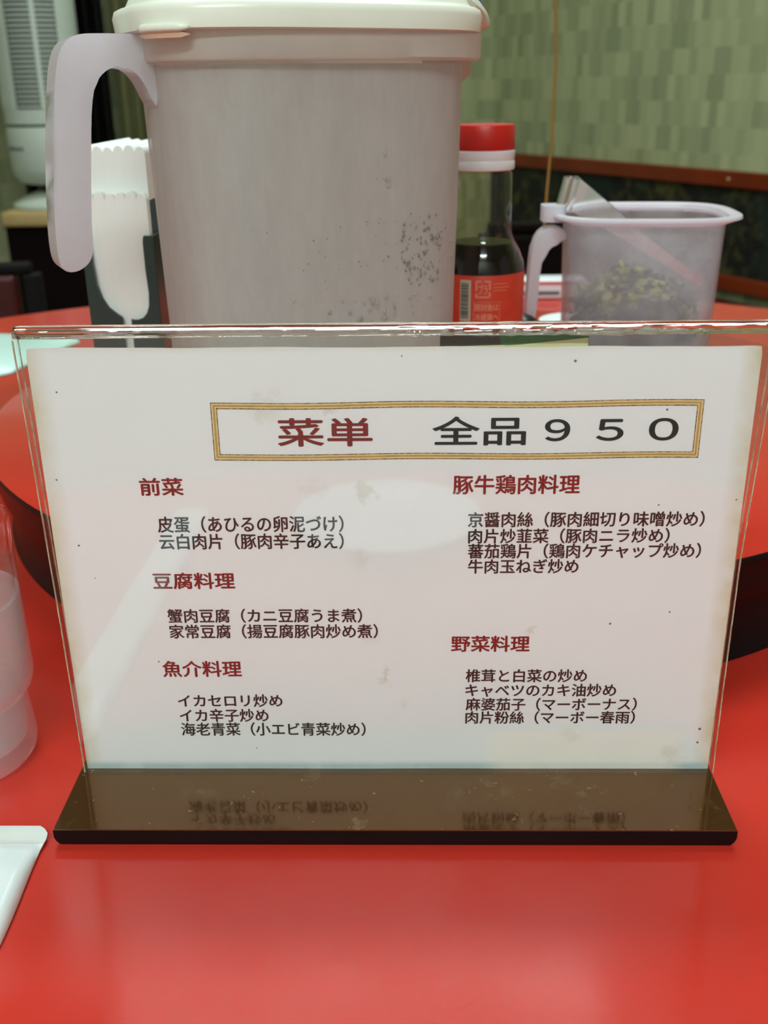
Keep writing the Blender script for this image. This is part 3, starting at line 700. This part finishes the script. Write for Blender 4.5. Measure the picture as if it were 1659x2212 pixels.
def wrap(bm, r=23.42):
    # flat (x,z) art centred at x=0 wrapped round the bottle, facing the camera
    for v in bm.verts:
        a = -pi/2+v.co.x/23.3; v.co = Vector((SX+(r-v.co.y)*cos(a), SY+(r-v.co.y)*sin(a), v.co.z))
    return bm
b = bmesh.new()
def flatbox(bm, x0, x1, z0, z1):
    n = max(1, int((x1-x0)/1.5)); vs = []
    for i in range(n+1): x = x0+(x1-x0)*i/n; vs.append((bm.verts.new((x, 0, z0)), bm.verts.new((x, 0, z1))))
    for i in range(n): bm.faces.new((vs[i][0], vs[i+1][0], vs[i+1][1], vs[i][1]))
# recycling arrows mark: broken rounded square around the kana
for q in ((-4.2, -1.2, 119.4, 120.3), (.4, 3.6, 119.4, 120.3), (2.7, 3.6, 115.5, 119.6), (-4.2, -3.3, 115, 119.6), (-4.2, -3.3, 111.4, 113.8), (-4.2, 3.0, 111.4, 112.2), (2.7, 3.6, 112.0, 114.3)): flatbox(b, *q)
merge(b, text_mesh('プラ', -2.6, 2.1, 113.3, 118.2, lambda x, z: 0, .12))
merge(b, text_mesh('開封後は', -4.4, 8.2, 104.6, 108.4, lambda x, z: 0, .12)); merge(b, text_mesh('冷蔵庫へ', -4.4, 8.2, 99.4, 103.2, lambda x, z: 0, .12))
for q in ((-5.2, 9, 109.0, 109.25), (-5.2, 9, 98.5, 98.75), (-5.2, -4.95, 98.5, 109.2), (8.8, 9.05, 98.5, 109.2)): flatbox(b, *q)
for z in (118.2, 116.4, 114.8): flatbox(b, 5, 12+z % 3, z, z+.35)
for z in (96.6, 95.0, 93.2, 91.6): flatbox(b, -9, 14-(z % 2)*3, z, z+.3)
mesh_obj('label_lettering', wrap(b), 'label_print', parent=lab)
b = bmesh.new(); flatbox(b, -12.5, -6.6, 99.0, 120.4); mesh_obj('barcode_panel', wrap(b, 23.36), 'barcode_bg', parent=lab)
b = bmesh.new(); z = 100.6; random.seed(3)
while z < 119: h = random.choice([.25, .5, .8]); flatbox(b, -12, -7.8, z, z+h); z += h+random.choice([.3, .5])
mesh_obj('barcode', wrap(b, 23.44), 'barcode', parent=lab)

# small black jar beside the bottle
jx, jy = 70.5, 293.5
jb = thing('lidded_jar', 'small black lidded jar half hidden between sauce bottle and frosted tub', 'jar', (jx, jy, HZ))
mesh_obj('jar_body', lathe([(8, 45.2), (10.6, 47), (11, 60), (10.6, 78), (10.2, 82)], jx, jy, 40, True, True), 'jar_black', parent=jb, smooth=True)
mesh_obj('lid', lathe([(10.8, 82.1), (11.2, 83), (11, 85.5), (9.4, 89), (6, 92), (2.5, 93.4), (.1, 93.8)], jx, jy, 40, True, False), 'jar_black', parent=jb, smooth=True)

# ------------------------------------------------------------ frosted tub with pickles and tongs
QX, QY = 140, 322
tub = thing('food_tub', 'small open frosted plastic tub with handle, right of the sauce bottle', 'tub', (QX, QY, HZ))
def qs(a, b, z, n=3.4, dx=0): return sup(QX+dx, QY, a, b, radians(-4), n, z, 72)
oq = [(38.5, 34, 45.3), (41, 36.5, 47), (41.6, 37, 55), (44, 39.5, 140), (44.6, 40, 143.5)]
iq = [(43.5, 38.9, 143.5), (42.9, 38.4, 140), (40.6, 36, 55), (39.4, 35, 48)]
mesh_obj('tub_wall', loft([qs(a, b, z) for a, b, z in oq+iq], True, True), 'pp_small', parent=tub, smooth=True)
mesh_obj('rim', loft([qs(a, b, z) for a, b, z in [(44.6, 40, 141.6), (49.5, 44.5, 143.6), (52.3, 46.4, 144.6), (52.0, 46.2, 146.0), (49, 43.6, 146.6), (45.6, 41, 145.6), (44.2, 39.6, 142.2)]], False, False), 'pp_small_rim', parent=tub, smooth=True)
mesh_obj('rim_tab', loft([sup(QX-52, QY-6, 6.6, 9.5, 0, 3.4, z, 24) for z in (141.8, 143, 149, 150.4)]), 'pp_small_rim', parent=tub, smooth=True)
hq = [(-44.5, 136.7), (-51.9, 139.3), (-59.0, 137), (-63.0, 130), (-64.2, 118), (-65.1, 97.9), (-65.5, 86.4), (-63, 83), (-60.0, 84.1), (-59.1, 97.8), (-58.2, 116.7), (-56.1, 125.9), (-52.0, 130.0), (-44.0, 131.0)]
mesh_obj('handle', prism(smooth_poly(hq, 1), (QX, QY, 0), (1, 0, 0), (0, 1, 0), (0, 0, 1), -12, 2, 1.4, 2), 'pp_small_rim', parent=tub, smooth=True, auto=50)
random.seed(21)
def leaves(cnt, mat, zmax, name, lab_):
    bm = bmesh.new()
    for _ in range(cnt):
        a = random.uniform(0, 2*pi); rr = math.sqrt(random.random())
        x = QX+rr*cos(a)*36; y = QY+rr*sin(a)*32
        h = zmax-10*abs(x-QX+4)/38-8*rr+4*noise.noise(Vector((x*.08, y*.08, 0)))
        z = random.uniform(h-14, h) if mat == 'leaf_green' else random.uniform(54, h-15)
        L = random.uniform(3, 9); w_ = random.uniform(1.5, 4.0)
        m = Matrix.Translation((x, y, max(54, z))) @ Matrix.Rotation(random.uniform(0, 6.3), 4, 'Z') @ Matrix.Rotation(random.uniform(-1.2, 1.2), 4, 'X') @ Matrix.Rotation(random.uniform(-.6, .6), 4, 'Y')
        secs = []
        for s in range(5):
            t = s/4; ww = w_*sin(pi*(.12+.8*t)); cz = 1.6*sin(t*3+x)
            secs.append([m @ Vector((L*(t-.5), -ww, cz+.6*sin(y))), m @ Vector((L*(t-.5), 0, cz+.9)), m @ Vector((L*(t-.5), ww, cz)), m @ Vector((L*(t-.5), 0, cz-.2))])
        loft(secs, bm=bm)
    o = mesh_obj(name, bm, mat, (QX, QY, 50), smooth=True); tag(o, lab_, 'pickles', kind='stuff'); return o
leaves(640, 'leaf_green', 116, 'chopped_greens', 'yellow-green chopped pickled leaves heaped in the frosted tub')
leaves(1500, 'leaf_dark', 114, 'dark_pickles', 'dark brown chopped pickles filling the frosted tub under the green leaves')

# tongs: one bent steel strip with two arms
tg = thing('tongs', 'shiny steel tongs lying slanted in the frosted tub', 'tongs', (170, 322, 105))
def strip(path, width, thick, wd):
    wd = Vector(wd).normalized(); P = [Vector(p) for p in path]; secs = []
    for i, p in enumerate(P):
        d = (P[min(i+1, len(P)-1)]-P[max(i-1, 0)]).normalized(); n = d.cross(wd).normalized(); ww = width[i]/2 if isinstance(width, list) else width/2
        secs.append([p-wd*ww-n*thick/2, p+wd*ww-n*thick/2, p+wd*ww+n*thick/2, p-wd*ww+n*thick/2])
    return loft(secs)
TWD = (-.22, .05, -.97)
near_arm = [(100.5, 316, 155.5), (106, 315.4, 151.8), (114, 315.4, 146.8), (124, 315.6, 140.4), (142, 317, 128), (160, 319, 116.2), (178, 321, 104.8)]
far_arm = [(100.5, 328, 156.5), (106, 328.6, 152.8), (114, 328.6, 147.8), (124, 328.4, 141.4), (142, 327, 129), (160, 325, 117.2), (178, 323.4, 105.6)]
wds = [17.5, 16.5, 14.5, 12, 8.5, 6.5, 5.5]
bendp = [(100.5-1.6-6.5*sin(a), 322-6.1*cos(a), 155.9+.5*sin(a-.8)) for a in [pi*k/10 for k in range(11)]]
mesh_obj('bend', strip([near_arm[0]]+bendp+[far_arm[0]], 17.5, .9, TWD), 'chrome', parent=tg, smooth=True)
mesh_obj('arm', strip(near_arm, wds, .9, TWD), 'chrome', parent=tg, smooth=True)
mesh_obj('arm', strip(far_arm, wds, .9, TWD), 'chrome', parent=tg, smooth=True)

# white saucer on the far part of the turntable
sc = thing('white_saucer', 'small white saucer on the turntable behind the frosted tub', 'saucer', (135, 485, HZ))
mesh_obj('saucer_dish', lathe([(16, 45.1), (17, 46), (26, 47.4), (29, 48.4), (29.6, 48.8), (28.5, 48.9), (25, 48), (16, 47), (.1, 46.9)], 135, 485, 48, True, False), 'white', parent=sc, smooth=True)

# mint packet on the turntable, left
pm = [(-228, 300), (-238, 340), (-246, 376), (-247, 430), (-256, 446), (-262, 452), (-285, 458), (-330, 466), (-345, 440), (-335, 380), (-310, 318), (-270, 290)]
sh = [(x, y) for x, y in [(-212, 335), (-199, 420), (-196, 436), (-205, 446), (-222, 452), (-290, 458), (-286, 330)]]
pm = smooth_poly([(-250, 338), (-246, 370), (-236, 420), (-228, 436), (-236, 446), (-262, 452), (-330, 462), (-338, 330)], 2)
b = bmesh.new()
secs = [[(HX_+(x-HX_)*s, HY_+(y-HY_)*s, z) for x, y in pm] for HX_, HY_ in [(-285, 395)] for s, z in ((.985, 45.3), (1, 46.2), (.99, 47.4), (.9, 50), (.6, 51.5))]
mpk = mesh_obj('mint_packet', loft(secs), 'mint', (-285, 395, HZ), smooth=True)
tag(mpk, 'pale mint film packet lying over the left edge of the turntable', 'packet')

# ------------------------------------------------------------ water tumbler, left foreground
GX, GY = -151.5, 15.5
gl = thing('water_tumbler', 'stepped frosted water glass cut by the left edge of the photo', 'glass', (GX, GY, TZ))
def gm(name, frost):
    return thin_glass(name, (.985, .985, .985, 1), 1.48, .03, frost, (.93, .93, .95, 1))
M['tumbler_clear'] = gm('clear_tumbler_glass', 0); M['tumbler_frost'] = gm('dewy_tumbler_glass', .2); M['tumbler_foot'] = gm('thick_tumbler_foot', .18)
mesh_obj('upper_rim', lathe([(25.0, 57), (25.2, 70), (25.3, 82.6), (25.0, 84.2), (24.2, 84.4), (23.4, 83.4), (23.6, 72), (23.6, 57)], GX, GY, 72), 'tumbler_clear', parent=gl, smooth=True)
mesh_obj('dewy_wall', lathe([(21.6, 19.2), (23.0, 20.6), (24.8, 23.5), (25.4, 27), (25.0, 57), (23.6, 57), (23.6, 28), (22.6, 24), (20.6, 21)], GX, GY, 72), 'tumbler_frost', parent=gl, smooth=True)
mesh_obj('foot', lathe([(18, TZ+.1), (20.6, TZ+.8), (22.6, TZ+3.6), (23.2, TZ+7), (22.6, 8), (21.6, 19.2), (20.2, 19.2), (20.6, 6), (19.5, 1.5), (.1, 0)], GX, GY, 72, True, False), 'tumbler_foot', parent=gl, smooth=True)
gw = mesh_obj('water', lathe([(.1, 1), (19, 1.8), (20, 6), (20, 20), (23.2, 28), (23.3, 55), (23.4, 55.6), (.1, 55.4)], GX, GY, 64), 'water_clear', parent=gl, smooth=True)

# ------------------------------------------------------------ chopstick sleeve, bottom left
wt = thing('chopstick_sleeve', 'white paper chopstick sleeve lying at the lower left corner, end folded towards the menu', 'chopstick sleeve', (-116, -130, TZ))
def sleeve():
    b = bmesh.new(); NX, NY = 20, 60; top = []; bot = []
    for j in range(NY+1):
        rt, rb = [], []; t = j/NY; y = -24.9-214*t**1.25; d = -24.9-y
        xr = -110.2+.03*d*(.9)+.0
        if d < 3.4: xr = -113.4+3.2*min(1, (d/2.6))**.8
        elif d < 8: xr = -109.9-.5*(d-3.4)/4.6
        else: xr = -110.4+.026*(d-8)-.25*sin(d*.12)
        for i in range(NX+1):
            s_ = i/NX; x = xr-19.5*(1-s_)
            seal = d < 8.2
            ed = min(1, min(s_, 1-s_)*7)**.5; grow = min(1, max(0, d-8.2)/14)
            h = 1.3+.25*sin(d*2.2)*(1 if seal else 0) if seal else 1.0+(1.5+2.3*grow)*ed+.35*noise.noise(Vector((x*.16, y*.06, 2)))*ed
            lift = .25 if not seal else 1.2*(1-d/8.2)+.25
            rt.append(b.verts.new((x, y, TZ+lift+h))); rb.append(b.verts.new((x+(.3 if i == 0 else -.3 if i == NX else 0), y, TZ+lift)))
        top.append(rt); bot.append(rb)
    for j in range(NY):
        for i in range(NX):
            b.faces.new((top[j][i], top[j][i+1], top[j+1][i+1], top[j+1][i])); b.faces.new((bot[j][i], bot[j+1][i], bot[j+1][i+1], bot[j][i+1]))
        b.faces.new((top[j][NX], bot[j][NX], bot[j+1][NX], top[j+1][NX])); b.faces.new((top[j][0], top[j+1][0], bot[j+1][0], bot[j][0]))
    for i in range(NX):
        b.faces.new((top[0][i], bot[0][i], bot[0][i+1], top[0][i+1])); b.faces.new((top[NY][i], top[NY][i+1], bot[NY][i+1], bot[NY][i]))
    for f_ in b.faces: f_.material_index = 1 if f_.calc_center_median().y > -33 else 0
    return b
mesh_obj('paper_wrapper', sleeve(), ['packet', 'packet_seal'], parent=wt, smooth=True, auto=50)
# small plate in front of the guest; only its reflection shows in the menu stand
pl = thing('small_plate', 'small white plate in front of the menu, seen only as a faint reflection', 'plate', (-6, -222, TZ))
mesh_obj('plate_dish', lathe([(26, TZ+.1), (27, TZ+1.5), (40, TZ+4), (49, TZ+8.2), (50, TZ+9), (48.8, TZ+9.2), (39, TZ+5.4), (26, TZ+3.2), (.1, TZ+3)], -6, -222, 64, True, False), 'white', parent=pl, smooth=True)

# ------------------------------------------------------------ lamp pull cord
cordp = [(110.4, 520, 101), (110.6, 520, 106), (111.4, 520, 135), (112.6, 520, 162), (113.6, 520, 172), (113.0, 520, 195), (113.6, 520, 230), (111.4, 520, 268), (112, 520, 420), (100, 535, 900), (80, 545, CEIL-84)]
P2 = []
for i in range(len(cordp)-1):
    for k in range(4):
        t = k/4; P2.append(tuple(Vector(cordp[i]).lerp(Vector(cordp[i+1]), t)))
P2.append(cordp[-1])
tag(mesh_obj('pull_cord', tube(P2, 1.1, 8), 'cord', (111, 520, 46.2), smooth=True), 'thin golden lamp pull cord hanging in front of the green wall', 'cord')

# ------------------------------------------------------------ things at the far table edge and behind
tp = thing('tissue_pack', 'low white and pink tissue pack at the far table edge', 'tissue pack', (150, 868, TZ))
mesh_obj('wrapper', bm_box(96, 205, 852, 888, TZ+.1, 15, 3, 3), 'white', parent=tp, smooth=True)
mesh_obj('printed_band', bm_box(95.8, 205.2, 851.6, 888.2, 10, 13.5, .3), 'pink_print', parent=tp)
mesh_obj('dark_panel', bm_box(105, 175, 851.4, 852, -1, 3), 'heater_print', parent=tp)

def chair(name, label, cx, cy, ang, wid, ztop, pad, frame, group=None, thinrail=True):
    t = thing(name, label, 'chair', (cx, cy, FZ), group)
    Rm = Matrix.Translation((cx, cy, 0)) @ Matrix.Rotation(ang, 4, 'Z')
    def put(nm, bm, m_): return mesh_obj(nm, xform(bm, Rm), m_, parent=t)
    h = wid/2
    put('seat', bm_box(-h, h, -20, 380, FZ+400, FZ+450, 14, 3), pad)
    put('backrest', bm_box(-h+20, h-20, -14, 14, FZ+520, ztop-14, 8, 3), pad)
    put('top_rail', bm_box(-h, h, -13, 13, ztop-14, ztop, 4, 2), frame)
    for sx_ in (-1, 1):
        put('back_post', bm_box(sx_*h-12, sx_*h+12, -12, 12, FZ, ztop-15, 3), frame)
        put('leg', bm_box(sx_*h-12 if sx_ < 0 else h-24, sx_*h+12 if sx_ < 0 else h, 340, 364, FZ, FZ+400, 3), frame)
    return t
chair('wooden_chair', 'dark wooden chair standing behind the far table edge', 270, 1180, 0, 300, 38, 'wood_dark', 'wood_dark')
chair('red_chair', 'dark red padded chair at the left, in front of the shelf cabinet', -680, 1130, .15, 330, -6, 'seat_red', 'black_edge')

# bench along the right wall
def wall_thing_box(s0, s1, t0, t1, z0, z1, bev=0):
    return xform(bm_box(s0, s1, t0, t1, z0, z1, bev), wall_frame(WP))
bo = Vector((WP[0], WP[1], 0))+WN*200
bn = thing('wall_bench', 'dark red bench seat running along the right wall', 'bench', (bo.x, bo.y, FZ))
mesh_obj('seat_cushion', wall_thing_box(-900, 700, 28, 430, -320, -262, 16), 'seat_red', parent=bn, smooth=True)
mesh_obj('bench_box', wall_thing_box(-900, 700, 28, 400, FZ, -321), 'wood_dark', parent=bn)

# cabinet with light board and tower heater
cb_ = thing('shelf_cabinet', 'dark cabinet with pale wooden board top carrying the tower heater', 'cabinet', (-800, 2180, FZ))
mesh_obj('board_top', bm_box(-905, -690, 2080, 2262, -69, -36, 6, 3), 'wood_light', parent=cb_, smooth=True)
mesh_obj('cabinet_body', bm_box(-905, -715, 2100, 2240, FZ, -70, 3), 'wood_dark', parent=cb_)
HCX, HCY = -806, 2185
ht = thing('tower_heater', 'grey-white slatted tower heater standing on the pale board, left', 'heater', (HCX, HCY, -36))
mesh_obj('foot', lathe([(96, -35.8), (98, -30), (96, -24), (70, -10), (40, 2)], HCX, HCY, 64, True, True), 'heater', parent=ht, smooth=True)
mesh_obj('neck', lathe([(38, 2), (36, 18)], HCX, HCY, 40, True, True), 'heater_dark', parent=ht, smooth=True)
mesh_obj('lower_housing', lathe([(60, 18), (74, 22), (84, 34), (89, 52), (91, 138), (90, 141)], HCX, HCY, 72, True, True), 'heater', parent=ht, smooth=True)
mesh_obj('seam', lathe([(87, 141), (87, 147)], HCX, HCY, 72), 'heater_dark', parent=ht, smooth=True)
# upper shell open at the front where the grille sits
g0, g1 = radians(248), radians(318)
hz0, hz1 = 147, 640
b = lathe([(90, hz0), (90, 178)], HCX, HCY, 72); mesh_obj('lower_band', b, 'heater', parent=ht, smooth=True)
mesh_obj('upper_shell', lathe([(90, 178), (90, hz1), (70, hz1+12), (.1, hz1+14)], HCX, HCY, 60, a0=g1, a1=g0+2*pi), 'heater', parent=ht, smooth=True)
mesh_obj('grille_back', lathe([(60, 178), (60, hz1)], HCX, HCY, 60), 'heater_dark', parent=ht, smooth=True)
slat_me = None
nsl = int((hz1-182)/10)
for i in range(nsl):
    z = 182+i*10
    if slat_me is None:
        b = loft([[(HCX+r*cos(g0+(g1-g0)*k/16), HCY+r*sin(g0+(g1-g0)*k/16), z+dz_) for r, dz_ in ((88, 0), (84, 0), (84, 4.0), (88, 4.4))] for k in range(17)])
        s0 = mesh_obj('slat', b, 'heater', parent=ht); slat_me = s0
    else:
        s = slat_me.copy(); C.objects.link(s); s.parent = ht; s.location = (0, 0, i*10*K)
gmid = radians(287)
mesh_obj('grille_rib', loft([[(HCX+r*cos(a), HCY+r*sin(a), z) for r, a in ((91, gmid-.055), (91, gmid+.055), (86, gmid+.055), (86, gmid-.055))] for z in (178, hz1)]), 'heater', parent=ht)
b = bmesh.new()
for k in range(8):
    a = radians(198+k*6)
    merge(b, loft([[(HCX+r*cos(a+d), HCY+r*sin(a+d), z) for r, d in ((90.8, -.02), (90.8, .02), (89.6, .02), (89.6, -.02))] for z in (182, hz1-4)]))
mesh_obj('side_ribs', b, 'heater', parent=ht)['kind'] = 'stuff'
b = bmesh.new()
for k in range(8):
    a = radians(214+k*4.6); merge(b, loft([[(HCX+91.6*cos(a+d), HCY+91.6*sin(a+d), z) for d in (0, .045)]+[(HCX+90.6*cos(a+d), HCY+90.6*sin(a+d), z) for d in (.045, 0)] for z in (93, 100)]))
mesh_obj('printed_mark', b, 'heater_print', parent=ht)

for o in list(bpy.data.objects):
    if '_o' in o: del o['_o']
